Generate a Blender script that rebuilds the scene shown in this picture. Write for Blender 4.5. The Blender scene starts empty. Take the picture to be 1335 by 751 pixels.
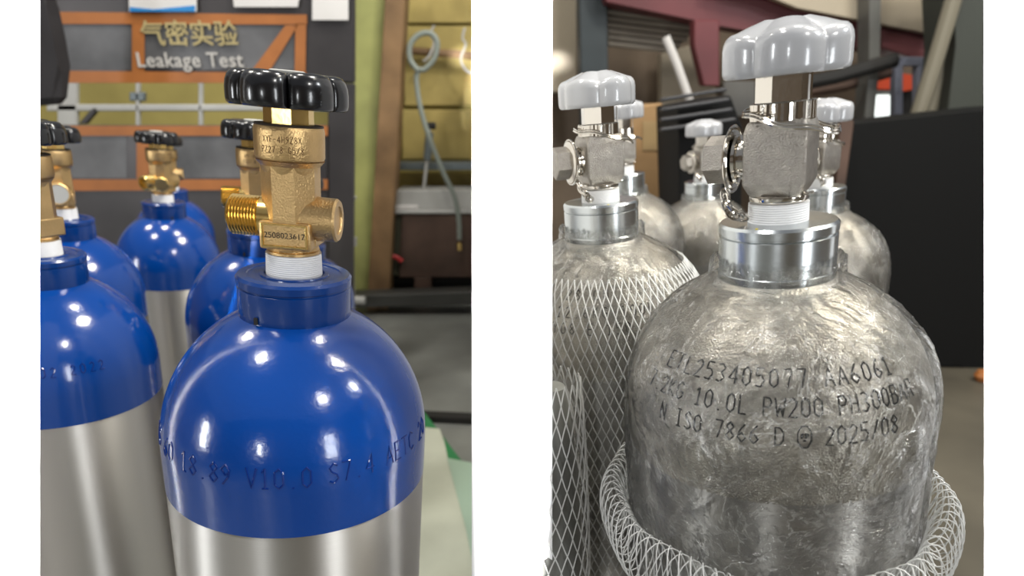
import bpy, bmesh, math, random
from mathutils import Vector, Matrix, noise
PI = math.pi
random.seed(7)
S = bpy.context.scene
COL = S.collection
# ------------------------------------------------------------------ camera
F, CX, CY = 850.0, 667.5, 468.0
PITCH = math.radians(21.0)
CAM = Vector((0, 0, 0.88))
cd = bpy.data.cameras.new('camera')
cam = bpy.data.objects.new('camera', cd)
COL.objects.link(cam)
cam.location = CAM
cam.rotation_euler = (PI / 2 - PITCH, 0, 0)
cd.sensor_width = 36
cd.lens = F / 1335 * 36
cd.shift_y = (CY - 375.5) / 1335
cd.clip_start = 0.01
cd.dof.use_dof = True
cd.dof.focus_distance = 0.40
cd.dof.aperture_fstop = 7.5
S.camera = cam
# ------------------------------------------------------------------ world, lamps, exposure
S.view_settings.view_transform = 'Standard'
S.view_settings.look = 'None'
S.view_settings.gamma = 1
S.view_settings.use_curve_mapping = False
S.view_settings.exposure = -0.12
w = bpy.data.worlds.new('factory_air')
S.world = w
w.use_nodes = True
wb = w.node_tree.nodes['Background']
wb.inputs[0].default_value = (0.92, 0.95, 1.0, 1)
wb.inputs[1].default_value = 0.28


def lamp(name, loc, aim, size, power, color=(1, .97, .92), shape='DISK', size_y=None, spread=None):
    l = bpy.data.lights.new(name, 'AREA')
    l.shape = shape
    l.size = size
    if size_y: l.size_y = size_y
    l.energy = power
    l.color = color
    if spread: l.spread = math.radians(spread)
    o = bpy.data.objects.new(name, l)
    COL.objects.link(o)
    o.location = loc
    o.rotation_euler = (Vector(aim) - Vector(loc)).to_track_quat('-Z', 'Y').to_euler()
    return o


# LAMPS-BEGIN
for loc, sz, pw, cl in (((1.79, .62, 3.3), .7, 75, (1, .95, .82)), ((2.6, .14, 2.5), .5, 34, (.92, .96, 1)), ((-1.14, -.17, 3.55), .42, 34, (1, .98, .95)), ((.83, 1.13, 3.5), .42, 34, (1, .97, .92)),
                        ((1.64, -1.32, 2.55), .40, 22, (1, .98, .95)), 
                        ((-.5, 1.2, 3.6), .42, 30, (1, .95, .85)), ((2.1, 1.0, 3.6), .42, 26, (1, .95, .85)), ((-1.9, 1.2, 3.3), .4, 24, (1, .95, .85))):
    lamp('ceiling_lamp', loc, (0, .6, .6), sz, pw, cl)
lamp('added_daylight_strip', (1.95, -1.95, .75), (0, .5, .75), .45, 26, (.93, .97, 1), 'RECTANGLE', 1.0)  # unseen daylight strips, added and narrowed to streak the metal bodies
lamp('added_daylight_strip', (-2.9, -1.0, .95), (0, .5, .75), .30, 26, (.95, .98, 1), 'RECTANGLE', .8)
lamp('added_daylight_strip', (-.85, -2.4, .95), (0, .5, .75), .14, 9, (.95, .98, 1), 'RECTANGLE', .4)
# LAMPS-END
# three added, unseen lights that whiten the partition front; the outer two follow the slant of the side posts
for x, wd, sl in ((-.293, .046, .128), (0.0, .03, 0), (.293, .046, -.128)):
    o = lamp('added_pier_light', (x, -0.25, CAM.z - .06), (x, 0.5, CAM.z - .06), wd, 2.8, (1, 1, 1), 'RECTANGLE', .56, 2.4)
    ly = Vector((sl * 2.15, 0, 1)).normalized()
    lz = Vector((0, -1, 0))
    o.rotation_euler = Matrix((ly.cross(lz), ly, lz)).transposed().to_euler()

# ------------------------------------------------------------------ maths
FW = Vector((0, math.cos(PITCH), -math.sin(PITCH)))
UP = Vector((0, math.sin(PITCH), math.cos(PITCH)))


def ray(px, py):
    return FW + Vector(((px - CX) / F, 0, 0)) + UP * ((CY - py) / F)


def at(px, py, d):            # point at forward depth d
    return CAM + ray(px, py) * d


def on(px, py, Y):            # point on the upright plane y = Y
    r = ray(px, py)
    return CAM + r * (Y / r.y)


def ground(px, py, z=0.0):    # point on a level plane
    r = ray(px, py)
    return CAM + r * ((z - CAM.z) / r.z)


# ------------------------------------------------------------------ materials
def mat(name, col, rough=.5, metal=0.0, bump=0.0, bscale=200, var=0.0, vscale=8, spec=.5, coat=0.0,
        stretch=(1, 1, 1), aniso=0.0, rvar=0.0, trans=0.0, alpha=1.0, sss=0.0):
    m = bpy.data.materials.new(name)
    m.use_nodes = True
    n, L = m.node_tree.nodes, m.node_tree.links
    p = n['Principled BSDF']
    c = tuple(col) + (1,)
    p.inputs['Base Color'].default_value = c
    p.inputs['Roughness'].default_value = rough
    p.inputs['Metallic'].default_value = metal
    p.inputs['Specular IOR Level'].default_value = spec
    p.inputs['Coat Weight'].default_value = coat
    p.inputs['Coat Roughness'].default_value = .05
    p.inputs['Transmission Weight'].default_value = trans
    p.inputs['Alpha'].default_value = alpha
    if sss:
        p.inputs['Subsurface Weight'].default_value = sss
        p.inputs['Subsurface Radius'].default_value = (.003, .003, .003)
    tc = n.new('ShaderNodeTexCoord')
    mp = n.new('ShaderNodeMapping')
    mp.inputs['Scale'].default_value = stretch
    L.new(tc.outputs['Object'], mp.inputs[0])
    if bump:
        t = n.new('ShaderNodeTexNoise')
        t.inputs['Scale'].default_value = bscale
        t.inputs['Detail'].default_value = 3
        L.new(mp.outputs[0], t.inputs[0])
        b = n.new('ShaderNodeBump')
        b.inputs['Strength'].default_value = bump
        b.inputs['Distance'].default_value = .001
        L.new(t.outputs[0], b.inputs['Height'])
        L.new(b.outputs[0], p.inputs['Normal'])
        if rvar:
            mr = n.new('ShaderNodeMapRange')
            mr.inputs['To Min'].default_value = max(.02, rough - rvar)
            mr.inputs['To Max'].default_value = rough + rvar
            L.new(t.outputs[0], mr.inputs[0])
            L.new(mr.outputs[0], p.inputs['Roughness'])
    if var:
        t = n.new('ShaderNodeTexNoise')
        t.inputs['Scale'].default_value = vscale
        t.inputs['Detail'].default_value = 5
        L.new(mp.outputs[0], t.inputs[0])
        mr = n.new('ShaderNodeMapRange')
        mr.inputs['From Min'].default_value = .3
        mr.inputs['From Max'].default_value = .7
        mr.inputs['To Min'].default_value = 1 - var
        mr.inputs['To Max'].default_value = 1 + var
        L.new(t.outputs[0], mr.inputs[0])
        mx = n.new('ShaderNodeVectorMath')
        mx.operation = 'SCALE'
        mx.inputs[0].default_value = col
        L.new(mr.outputs[0], mx.inputs['Scale'])
        L.new(mx.outputs[0], p.inputs['Base Color'])
    if aniso:
        p.inputs['Anisotropic'].default_value = aniso
        tg = n.new('ShaderNodeTangent')
        tg.direction_type = 'RADIAL'
        tg.axis = 'Z'
        p.inputs['Anisotropic Rotation'].default_value = .25
        L.new(tg.outputs[0], p.inputs['Tangent'])
    return m


BLUE = mat('blue_paint', (.0002, .044, .25), .17, 0, .12, 260, spec=.5, coat=.35)
BLUE_COLLAR = mat('blue_collar_paint', (.0005, .035, .19), .22, 0, .1, 300, spec=.5, coat=.3)
BLUE_DENT = mat('blue_dent_shading', (.001, .022, .17), .12, 0, 0)  # darker blue paints in the shading of the stamped dents
ALU = mat('brushed_aluminium', (.58, .56, .53), .44, 1, .10, 55, stretch=(.35, .35, 20), aniso=.93)
ALU_DOME = mat('blasted_aluminium', (.60, .56, .49), .33, 1, .6, 900, var=.08, vscale=30)
ALU_COLLAR = mat('turned_aluminium', (.60, .63, .64), .26, 1, .05, 50, stretch=(.3, .3, 12), aniso=.5)
BRASS = mat('forged_brass', (.66, .45, .21), .36, 1, .35, 900, var=.10, vscale=60)
BRASS_TURNED = mat('turned_brass', (.80, .56, .20), .22, 1, .05, 300)
BRASS_DARK = mat('brass_edge', (.16, .09, .04), .5, .7)
INK = mat('dark_ink', (.03, .02, .012), .6)
TAPE = mat('thread_tape', (.80, .80, .80), .5, 0, .35, 60, stretch=(.2, .2, 18), sss=.2)
BLACK = mat('black_plastic', (.006, .006, .007), .22, 0, .05, 500, coat=.3)
GREY = mat('grey_plastic', (.41, .415, .43), .22, 0, .03, 300, coat=.5)
CHROME = mat('chromed_steel', (.66, .62, .56), .12, 1, .05, 400)
NICKEL = mat('blasted_nickel', (.40, .37, .33), .38, 1, .7, 1100, var=.12, vscale=200)
STAMP = mat('stamped_groove', (.03, .03, .028), .55, .4)
NET = mat('white_net_plastic', (.70, .70, .68), .3, 0, 0, alpha=.85, sss=.1)
WHITE = mat('white_wall_paint', (.92, .92, .92), .7)
CONC = mat('grey_concrete', (.21, .215, .20), .35, 0, .5, 20, var=.45, vscale=2.2)
CONC2 = mat('brown_concrete', (.085, .075, .055), .5, 0, .5, 20, var=.3, vscale=3)
YEL = mat('yellow_wall_paint', (.36, .30, .10), .85, spec=.2, var=.18, vscale=2.5)
YELP = mat('yellow_panel_paint', (.42, .33, .12), .85, spec=.2, var=.2, vscale=5)
YGREEN = mat('yellow_green_paint', (.36, .37, .13), .5, var=.3, vscale=4)
STEELD = mat('dark_steel_sheet', (.06, .055, .056), .36, .35, .2, 8, var=.35, vscale=3)
STEELG = mat('grey_steel_sheet', (.13, .13, .135), .5, .3, .2, 8, var=.5, vscale=5)
ORANGE = mat('orange_tape', (.37, .13, .032), .5, var=.15, vscale=9)
BROWN = mat('brown_column', (.22, .13, .06), .6, var=.4, vscale=6)
RUST = mat('rust_brown_steel', (.085, .05, .036), .6, var=.4, vscale=5)
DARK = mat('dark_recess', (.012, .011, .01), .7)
RAIL = mat('blue_grey_rail', (.16, .19, .20), .4, .3)
PALE = mat('pale_grey_enamel', (.48, .48, .46), .4, var=.08)
HOSE = mat('grey_hose', (.24, .27, .24), .4)
PAPER = mat('white_paper', (.66, .64, .62), .6, var=.05)
PBLUE = mat('blue_print', (.02, .22, .55), .5)
YTEXT = mat('yellow_chalk', (.44, .36, .17), .8)
WTEXT = mat('white_chalk', (.52, .50, .47), .8)
RED = mat('red_plastic', (.45, .02, .02), .4)
CLOTH = mat('black_cloth', (.02, .018, .02), .8, var=.3)
SHEET = mat('white_woven_sheet', (.62, .64, .52), .45, 0, .5, 180, var=.08, vscale=8)
GREENM = mat('green_mat', (.03, .22, .075), .5, var=.1)
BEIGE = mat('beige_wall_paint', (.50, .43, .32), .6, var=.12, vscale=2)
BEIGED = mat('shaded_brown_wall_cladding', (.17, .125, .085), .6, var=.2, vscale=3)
MAROON = mat('maroon_beam_paint', (.13, .028, .032), .45, var=.25, vscale=3)
PINKB = mat('faded_maroon_paint', (.26, .095, .10), .45, var=.25, vscale=3)
SLATE = mat('slate_column_paint', (.030, .040, .045), .5, var=.15)
GCOL = mat('grey_column_paint', (.13, .13, .12), .5, var=.15)
CORR = mat('corrugated_sheet', (.14, .12, .10), .4, .4)
CARD = mat('cardboard', (.36, .22, .10), .8, var=.12, vscale=6)
CARDL = mat('cardboard_label', (.36, .25, .12), .8)
BLK = mat('matt_black_board', (.005, .005, .005), .7, spec=.2)
RACK = mat('blue_grey_rack', (.30, .32, .40), .4)
SIGN = mat('orange_red_sign', (.75, .09, .03), .5)
OLIVE = mat('olive_pipe', (.22, .20, .15), .4)
YDOT = mat('yellow_dot', (.8, .65, .02), .5)
GLOW = bpy.data.materials.new('daylight_glass')
GLOW.use_nodes = True
_p = GLOW.node_tree.nodes['Principled BSDF']
_p.inputs['Emission Color'].default_value = (.93, 1, .96, 1)
_p.inputs['Emission Strength'].default_value = 1.6


def film_material():
    m = bpy.data.materials.new('clear_film')
    m.use_nodes = True
    n, L = m.node_tree.nodes, m.node_tree.links
    n.clear()
    out = n.new('ShaderNodeOutputMaterial')
    tr = n.new('ShaderNodeBsdfTransparent')
    tr.inputs[0].default_value = (.93, .93, .92, 1)
    gl = n.new('ShaderNodeBsdfGlossy')
    gl.inputs['Roughness'].default_value = .07
    df = n.new('ShaderNodeBsdfDiffuse')
    df.inputs[0].default_value = (.75, .74, .70, 1)
    tc = n.new('ShaderNodeTexCoord')
    n1 = n.new('ShaderNodeTexNoise')
    n1.inputs['Scale'].default_value = 26
    n1.inputs['Detail'].default_value = 6
    n1.inputs['Roughness'].default_value = .62
    n1.inputs['Distortion'].default_value = 1.4
    vo = n.new('ShaderNodeTexVoronoi')
    vo.feature = 'DISTANCE_TO_EDGE'
    vo.inputs['Scale'].default_value = 42
    wp = n.new('ShaderNodeVectorMath')
    wp.operation = 'MULTIPLY_ADD'
    wp.inputs[1].default_value = (.05, .05, .05)
    L.new(n1.outputs['Color'], wp.inputs[0])
    L.new(tc.outputs['Object'], wp.inputs[2])
    L.new(tc.outputs['Object'], n1.inputs[0])
    L.new(wp.outputs[0], vo.inputs[0])
    ad = n.new('ShaderNodeMath')
    ad.operation = 'MULTIPLY_ADD'
    ad.inputs[1].default_value = 1.2
    L.new(vo.outputs['Distance'], ad.inputs[0])
    L.new(n1.outputs[0], ad.inputs[2])
    b = n.new('ShaderNodeBump')
    b.inputs['Strength'].default_value = 1
    b.inputs['Distance'].default_value = .0055
    L.new(ad.outputs[0], b.inputs['Height'])
    L.new(b.outputs[0], gl.inputs['Normal'])
    fr = n.new('ShaderNodeFresnel')
    fr.inputs[0].default_value = 1.5
    L.new(b.outputs[0], fr.inputs['Normal'])
    fm = n.new('ShaderNodeMath')
    fm.operation = 'MULTIPLY_ADD'
    fm.inputs[1].default_value = 1.0
    fm.inputs[2].default_value = .02
    fm.use_clamp = True
    L.new(fr.outputs[0], fm.inputs[0])
    # thin whitish creases where the film folds, and white lines painted as crinkle glints
    cr = n.new('ShaderNodeMapRange')
    cr.inputs['From Min'].default_value = 0
    cr.inputs['From Max'].default_value = .02
    cr.inputs['To Min'].default_value = .28
    cr.inputs['To Max'].default_value = .02
    L.new(vo.outputs['Distance'], cr.inputs[0])
    v2 = n.new('ShaderNodeTexVoronoi')
    v2.feature = 'DISTANCE_TO_EDGE'
    v2.inputs['Scale'].default_value = 48
    w2 = n.new('ShaderNodeVectorMath')
    w2.operation = 'MULTIPLY_ADD'
    w2.inputs[1].default_value = (.07, .07, .05)
    L.new(n1.outputs['Color'], w2.inputs[0])
    L.new(tc.outputs['Object'], w2.inputs[2])
    L.new(w2.outputs[0], v2.inputs[0])
    c2 = n.new('ShaderNodeMapRange')
    c2.inputs['From Min'].default_value = 0
    c2.inputs['From Max'].default_value = .028
    c2.inputs['To Min'].default_value = 1
    c2.inputs['To Max'].default_value = 0
    L.new(v2.outputs['Distance'], c2.inputs[0])
    n3 = n.new('ShaderNodeTexNoise')
    n3.inputs['Scale'].default_value = 19
    n3.inputs['Detail'].default_value = 3
    L.new(tc.outputs['Object'], n3.inputs[0])
    c3 = n.new('ShaderNodeMapRange')
    c3.inputs['From Min'].default_value = .48
    c3.inputs['From Max'].default_value = .6
    L.new(n3.outputs[0], c3.inputs[0])
    mu = n.new('ShaderNodeMath')
    mu.operation = 'MULTIPLY'
    L.new(c2.outputs[0], mu.inputs[0])
    L.new(c3.outputs[0], mu.inputs[1])
    mm = n.new('ShaderNodeMath')
    mm.operation = 'MULTIPLY_ADD'
    mm.inputs[1].default_value = .6
    L.new(mu.outputs[0], mm.inputs[0])
    L.new(cr.outputs[0], mm.inputs[2])
    m1 = n.new('ShaderNodeMixShader')
    L.new(mm.outputs[0], m1.inputs[0])
    L.new(tr.outputs[0], m1.inputs[1])
    L.new(df.outputs[0], m1.inputs[2])
    m2 = n.new('ShaderNodeMixShader')
    L.new(fm.outputs[0], m2.inputs[0])
    L.new(m1.outputs[0], m2.inputs[1])
    L.new(gl.outputs[0], m2.inputs[2])
    L.new(m2.outputs[0], out.inputs[0])
    return m


FILM = film_material()


# ------------------------------------------------------------------ objects
def link(name, me, m=None, parent=None, label=None):
    o = bpy.data.objects.new(name, me)
    COL.objects.link(o)
    if m is not None and not me.materials: me.materials.append(m)
    if parent: o.parent = parent
    if label: o['label'] = label
    return o


def from_bm(name, bm, m, parent=None, smooth=True, label=None, angle=35):
    bmesh.ops.recalc_face_normals(bm, faces=bm.faces)
    me = bpy.data.meshes.new(name)
    bm.to_mesh(me)
    bm.free()
    if smooth:
        me.polygons.foreach_set('use_smooth', [True] * len(me.polygons))
        try: me.set_sharp_from_angle(angle=math.radians(angle))
        except Exception: pass
    return link(name, me, m, parent, label)


def tag(o, label, cat, group=None, kind=None):
    o['label'] = label
    if cat: o['category'] = cat
    if group: o['group'] = group
    if kind: o['kind'] = kind
    return o


def empty(name, loc, label, cat, group=None):
    o = bpy.data.objects.new(name, None)
    o.empty_display_size = .02
    COL.objects.link(o)
    o.location = loc
    return tag(o, label, cat, group)


def lathe(prof, seg=96, mx=None, bm=None, closed=False):
    bm = bm or bmesh.new()
    rings = []
    for r, z in prof:
        if r < 1e-6:
            rings.append([bm.verts.new((0, 0, z))])
        else:
            rings.append([bm.verts.new((r * math.cos(2 * PI * i / seg), r * math.sin(2 * PI * i / seg), z)) for i in range(seg)])
    for a, b in zip(rings, rings[1:]):
        for i in range(seg):
            j = (i + 1) % seg
            if len(a) == 1 and len(b) == 1: continue
            if len(a) == 1: bm.faces.new((a[0], b[i], b[j]))
            elif len(b) == 1: bm.faces.new((a[i], a[j], b[0]))
            else: bm.faces.new((a[i], a[j], b[j], b[i]))
    if mx is not None:
        vs = [v for rg in rings for v in rg]
        bmesh.ops.transform(bm, matrix=mx, verts=vs)
    return bm


def box(bm, c, s, mx=None, bev=0):
    r = bmesh.ops.create_cube(bm, size=1)
    vs = r['verts']
    bmesh.ops.scale(bm, vec=s, verts=vs)
    bmesh.ops.translate(bm, vec=c, verts=vs)
    if bev:
        es = list({e for v in vs for e in v.link_edges})
        rr = bmesh.ops.bevel(bm, geom=es, offset=bev, segments=2, affect='EDGES', profile=.5)
        vs = list({v for f in rr['faces'] for v in f.verts} | {v for v in vs if v.is_valid})
    if mx is not None: bmesh.ops.transform(bm, matrix=mx, verts=vs)
    return bm


def tube(bm, pts, r, seg=8, closed=False):
    n = len(pts)
    rings = []
    prev = None
    for i, p in enumerate(pts):
        p = Vector(p)
        a = Vector(pts[(i - 1) % n]) if (closed or i > 0) else p
        b = Vector(pts[(i + 1) % n]) if (closed or i < n - 1) else p
        t = (b - a).normalized()
        if prev is None:
            u = t.orthogonal().normalized()
        else:
            u = (prev - t * prev.dot(t))
            u = u.normalized() if u.length > 1e-6 else t.orthogonal().normalized()
        prev = u
        v = t.cross(u)
        rings.append([bm.verts.new(p + (u * math.cos(2 * PI * k / seg) + v * math.sin(2 * PI * k / seg)) * r) for k in range(seg)])
    m = n if closed else n - 1
    for i in range(m):
        a, b = rings[i], rings[(i + 1) % n]
        for k in range(seg):
            l = (k + 1) % seg
            bm.faces.new((a[k], a[l], b[l], b[k]))
    if not closed:
        bm.faces.new(rings[0])
        bm.faces.new(rings[-1][::-1])
    return bm


def prism(name, pts, Y, th, m, parent=None, bev=.004, **kw):
    """solid board whose front outline passes through the given points of the plane y=Y"""
    bm = bmesh.new()
    f = [on(x, y, Y) for x, y in pts]
    if parent is not None: f = [p - parent.location for p in f]
    a = [bm.verts.new(p) for p in f]
    b = [bm.verts.new(p + Vector((0, th, 0))) for p in f]
    n = len(a)
    bm.faces.new(a)
    bm.faces.new(b[::-1])
    for i in range(n):
        j = (i + 1) % n
        bm.faces.new((a[i], b[i], b[j], a[j]))
    if bev: bmesh.ops.bevel(bm, geom=list(bm.edges), offset=min(bev, th * .3), segments=1, affect='EDGES')
    o = from_bm(name, bm, m, parent, smooth=False)
    return o


def rect(x0, y0, x1, y1): return [(x0, y0), (x1, y0), (x1, y1), (x0, y1)]


def text_mesh(body, size, space=1.0, ext=0.0):
    c = bpy.data.curves.new('lettering', 'FONT')
    c.body = body
    c.size = size
    c.align_x = 'CENTER'
    c.align_y = 'CENTER'
    c.space_character = space
    c.extrude = ext
    c.resolution_u = 3
    c.offset = .0006 if size > .02 else 0
    o = bpy.data.objects.new('lettering', c)
    COL.objects.link(o)
    dg = bpy.context.evaluated_depsgraph_get()
    me = bpy.data.meshes.new_from_object(o.evaluated_get(dg))
    bpy.data.objects.remove(o)
    bpy.data.curves.remove(c)
    return me


def stroke_text(body, size, r, adv=.72):
    """single-stroke stamped characters as little tubes: returns list of polylines in the plane"""
    G = {'0': [[(.1, .2), (.1, .8), (.3, 1), (.5, .8), (.5, .2), (.3, 0), (.1, .2)]],
         '1': [[(.15, .8), (.3, 1), (.3, 0)], [(.15, 0), (.45, 0)]],
         '2': [[(.08, .8), (.3, 1), (.5, .8), (.45, .55), (.08, 0), (.52, 0)]],
         '3': [[(.08, .95), (.3, 1), (.5, .78), (.3, .54), (.5, .28), (.3, 0), (.08, .08)]],
         '4': [[(.42, 0), (.42, 1), (.06, .3), (.55, .3)]],
         '5': [[(.5, 1), (.12, 1), (.1, .58), (.35, .62), (.52, .35), (.35, 0), (.08, .06)]],
         '6': [[(.45, 1), (.15, .6), (.08, .25), (.3, 0), (.52, .25), (.3, .52), (.1, .35)]],
         '7': [[(.08, 1), (.52, 1), (.25, 0)]],
         '8': [[(.3, .53), (.1, .76), (.3, 1), (.5, .76), (.3, .53), (.08, .26), (.3, 0), (.52, .26), (.3, .53)]],
         '9': [[(.15, 0), (.45, .4), (.52, .75), (.3, 1), (.08, .75), (.3, .48), (.5, .65)]],
         'A': [[(.05, 0), (.3, 1), (.55, 0)], [(.14, .35), (.46, .35)]],
         'B': [[(.1, 0), (.1, 1), (.4, .97), (.48, .76), (.35, .54), (.1, .52)], [(.35, .54), (.52, .28), (.4, .03), (.1, 0)]],
         'C': [[(.52, .85), (.3, 1), (.1, .75), (.1, .25), (.3, 0), (.52, .15)]],
         'D': [[(.1, 0), (.1, 1), (.35, .95), (.52, .7), (.52, .3), (.35, .05), (.1, 0)]],
         'E': [[(.52, 1), (.1, 1), (.1, 0), (.52, 0)], [(.1, .52), (.42, .52)]],
         'G': [[(.52, .85), (.3, 1), (.1, .75), (.1, .25), (.3, 0), (.52, .2), (.52, .45), (.35, .45)]],
         'H': [[(.1, 0), (.1, 1)], [(.5, 0), (.5, 1)], [(.1, .52), (.5, .52)]],
         'I': [[(.3, 0), (.3, 1)], [(.15, 0), (.45, 0)], [(.15, 1), (.45, 1)]],
         'K': [[(.1, 0), (.1, 1)], [(.52, 1), (.1, .45), (.52, 0)]],
         'L': [[(.12, 1), (.12, 0), (.52, 0)]],
         'M': [[(.06, 0), (.06, 1), (.3, .4), (.54, 1), (.54, 0)]],
         'N': [[(.1, 0), (.1, 1), (.5, 0), (.5, 1)]],
         'O': [[(.1, .2), (.1, .8), (.3, 1), (.5, .8), (.5, .2), (.3, 0), (.1, .2)]],
         'P': [[(.1, 0), (.1, 1), (.4, .97), (.52, .74), (.38, .5), (.1, .48)]],
         'R': [[(.1, 0), (.1, 1), (.4, .97), (.52, .74), (.38, .5), (.1, .48)], [(.3, .48), (.54, 0)]],
         'S': [[(.5, .88), (.3, 1), (.1, .8), (.2, .58), (.45, .42), (.52, .2), (.3, 0), (.08, .12)]],
         'T': [[(.3, 0), (.3, 1)], [(.05, 1), (.55, 1)]],
         'V': [[(.05, 1), (.3, 0), (.55, 1)]],
         'W': [[(.03, 1), (.17, 0), (.3, .7), (.43, 0), (.57, 1)]],
         'F': [[(.52, 1), (.1, 1), (.1, 0)], [(.1, .52), (.42, .52)]],
         'Y': [[(.05, 1), (.3, .5), (.55, 1)], [(.3, .5), (.3, 0)]],
         'X': [[(.08, 0), (.52, 1)], [(.08, 1), (.52, 0)]],
         'Z': [[(.08, 1), (.52, 1), (.08, 0), (.52, 0)]],
         'e': [[(.1, .35), (.5, .35), (.42, .6), (.2, .6), (.08, .3), (.25, 0), (.48, .08)]],
         'a': [[(.48, .6), (.2, .6), (.08, .3), (.22, 0), (.48, .15)], [(.48, .6), (.5, 0)]],
         'k': [[(.12, 0), (.12, 1)], [(.45, .6), (.12, .28), (.5, 0)]],
         'g': [[(.48, .6), (.2, .6), (.08, .3), (.22, 0), (.48, .12)], [(.48, .6), (.48, -.2), (.28, -.35), (.1, -.25)]],
         's': [[(.45, .55), (.25, .62), (.12, .45), (.42, .2), (.3, 0), (.1, .06)]],
         't': [[(.25, .9), (.25, .1), (.45, 0)], [(.08, .62), (.45, .62)]],
         '/': [[(.1, 0), (.5, 1)]], '-': [[(.1, .5), (.5, .5)]], '.': [[(.26, 0), (.34, .04)]],
         '@': [[(.38 * math.cos(k * PI / 4 + PI / 8) + .3, .5 + .62 * math.sin(k * PI / 4 + PI / 8)) for k in range(9)],
               [(.14, .66), (.14, .42)], [(.14, .66), (.3, .66)], [(.14, .54), (.26, .54)], [(.36, .42), (.36, .68), (.48, .66), (.46, .54), (.36, .52)],
               [(.22, .3), (.38, .3)]]}
    W = len(body) * adv * size
    out = []
    for k, ch in enumerate(body):
        for pl in G.get(ch, []):
            pts = []
            for (a, b), (c, d) in zip(pl, pl[1:]):
                for t in (0, .34, .67): pts.append((a + (c - a) * t, b + (d - b) * t))
            pts.append(pl[-1])
            out.append([((k * adv + (x * .95)) * size - W / 2, (y - .5) * size) for x, y in pts])
    return out


def copy_tree(o, parent=None):
    c = o.copy()
    COL.objects.link(c)
    if parent: c.parent = parent
    for ch in list(o.children): copy_tree(ch, c)
    return c


# ------------------------------------------------------------------ setting: white partition front and partition
YP = .37


def pier(name, x0, x1, bx0, bx1):
    bm = bmesh.new()
    f = [on(x, y, YP) for x, y in ((x0, -500), (x1, -500), (x1, 1100), (x0, 1100))]
    b = [on(x, y, YP + .012) for x, y in ((bx0, -500), (bx1, -500), (bx1, 1100), (bx0, 1100))]
    a = [bm.verts.new(p) for p in f]
    c = [bm.verts.new(p) for p in b]
    bm.faces.new(a)
    bm.faces.new(c[::-1])
    for i in range(4):
        j = (i + 1) % 4
        bm.faces.new((a[i], c[i], c[j], a[j]))
    o = from_bm(name, bm, WHITE, smooth=False)
    o['kind'] = 'structure'
    return o


pier('wall_left', -260, 52, -260, 50)
pier('wall_middle', 615, 720, 617, 718)
pier('wall_right', 1283, 1595, 1285, 1595)
bm = bmesh.new()
pl = []
for px in (626, 636):
    for Y in (YP + .012, 4.2):
        X = (px - CX) / F * Y / .973
        pl.append((X, Y))
q = [pl[0], pl[1], pl[3], pl[2]]
lo = [bm.verts.new((x, y, 0)) for x, y in q]
hi = [bm.verts.new((x, y, 1.02)) for x, y in q]
bm.faces.new(lo); bm.faces.new(hi[::-1])
for i in range(4):
    j = (i + 1) % 4
    bm.faces.new((lo[i], hi[i], hi[j], lo[j]))
o = from_bm('wall_partition', bm, WHITE, smooth=False)
o['kind'] = 'structure'

for nm, x0, x1, m in (('floor_left', -3.2, -.05, CONC), ('floor_right', -.03, 3.4, CONC2)):
    bm = bmesh.new()
    box(bm, ((x0 + x1) / 2, .2, -.02), (x1 - x0, 8.4, .04))
    o = from_bm(nm, bm, m, smooth=False)
    o['kind'] = 'structure'


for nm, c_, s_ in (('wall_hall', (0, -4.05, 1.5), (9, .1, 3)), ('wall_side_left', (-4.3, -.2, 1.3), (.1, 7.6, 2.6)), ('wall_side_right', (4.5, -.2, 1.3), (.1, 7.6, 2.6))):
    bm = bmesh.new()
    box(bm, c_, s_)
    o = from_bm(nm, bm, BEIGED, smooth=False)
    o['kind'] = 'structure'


# ------------------------------------------------------------------ gas cylinders
R = .0838
H = .090


def dome_r(z): return R * math.sqrt(max(0, 1 - (z / H) ** 2))


def dome_prof(z0, z1, off=0, n=26):
    out = []
    a0, a1 = math.asin(max(-1, z0 / H)), math.asin(min(1, z1 / H))
    for i in range(n + 1):
        a = a0 + (a1 - a0) * i / n
        out.append(((R + off) * math.cos(a), (H + off) * math.sin(a)))
    return out


def surf(th, s, off, z0):
    """point on shoulder: th angle, s arc length upward from height z0, with offset along normal"""
    z = z0
    # walk along the profile
    if s != 0:
        st = s / 12
        for _ in range(12):
            if z <= 0: z += st
            else:
                a = math.asin(min(.999, z / H))
                z += st * H * math.cos(a) / math.hypot(R * math.sin(a), H * math.cos(a))
    if z <= 0: r, n = R, Vector((1, 0, 0))
    else:
        a = math.asin(min(.999, z / H))
        r = R * math.cos(a)
        n = Vector((math.cos(a) / R, 0, math.sin(a) / H)).normalized()
    rr = r + n.x * off
    return Vector((rr * math.cos(th), rr * math.sin(th), z + n.z * off))


def stamp(name, parent, body, size, z0, th0, m, r=.0004, off=0.0, adv=.72, name_label=None):
    bm = bmesh.new()
    rad = dome_r(max(0, z0))
    for pl in stroke_text(body, size, r, adv):
        tube(bm, [surf(th0 + x / rad, y, off, z0) for x, y in pl], r, 5)
    return from_bm(name, bm, m, parent, label=name_label)


def body_mesh(L, ztop):
    bm = lathe([(0, -L), (R * .8, -L), (R * .95, -L + .004), (R, -L + .015), (R, -L * .5), (R, ztop)] + ([] if ztop < 0 else []), 96)
    bmesh.ops.recalc_face_normals(bm, faces=bm.faces)
    me = bpy.data.meshes.new('cylinder_body')
    bm.to_mesh(me); bm.free()
    me.polygons.foreach_set('use_smooth', [True] * len(me.polygons))
    me.materials.append(ALU)
    return me


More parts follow.
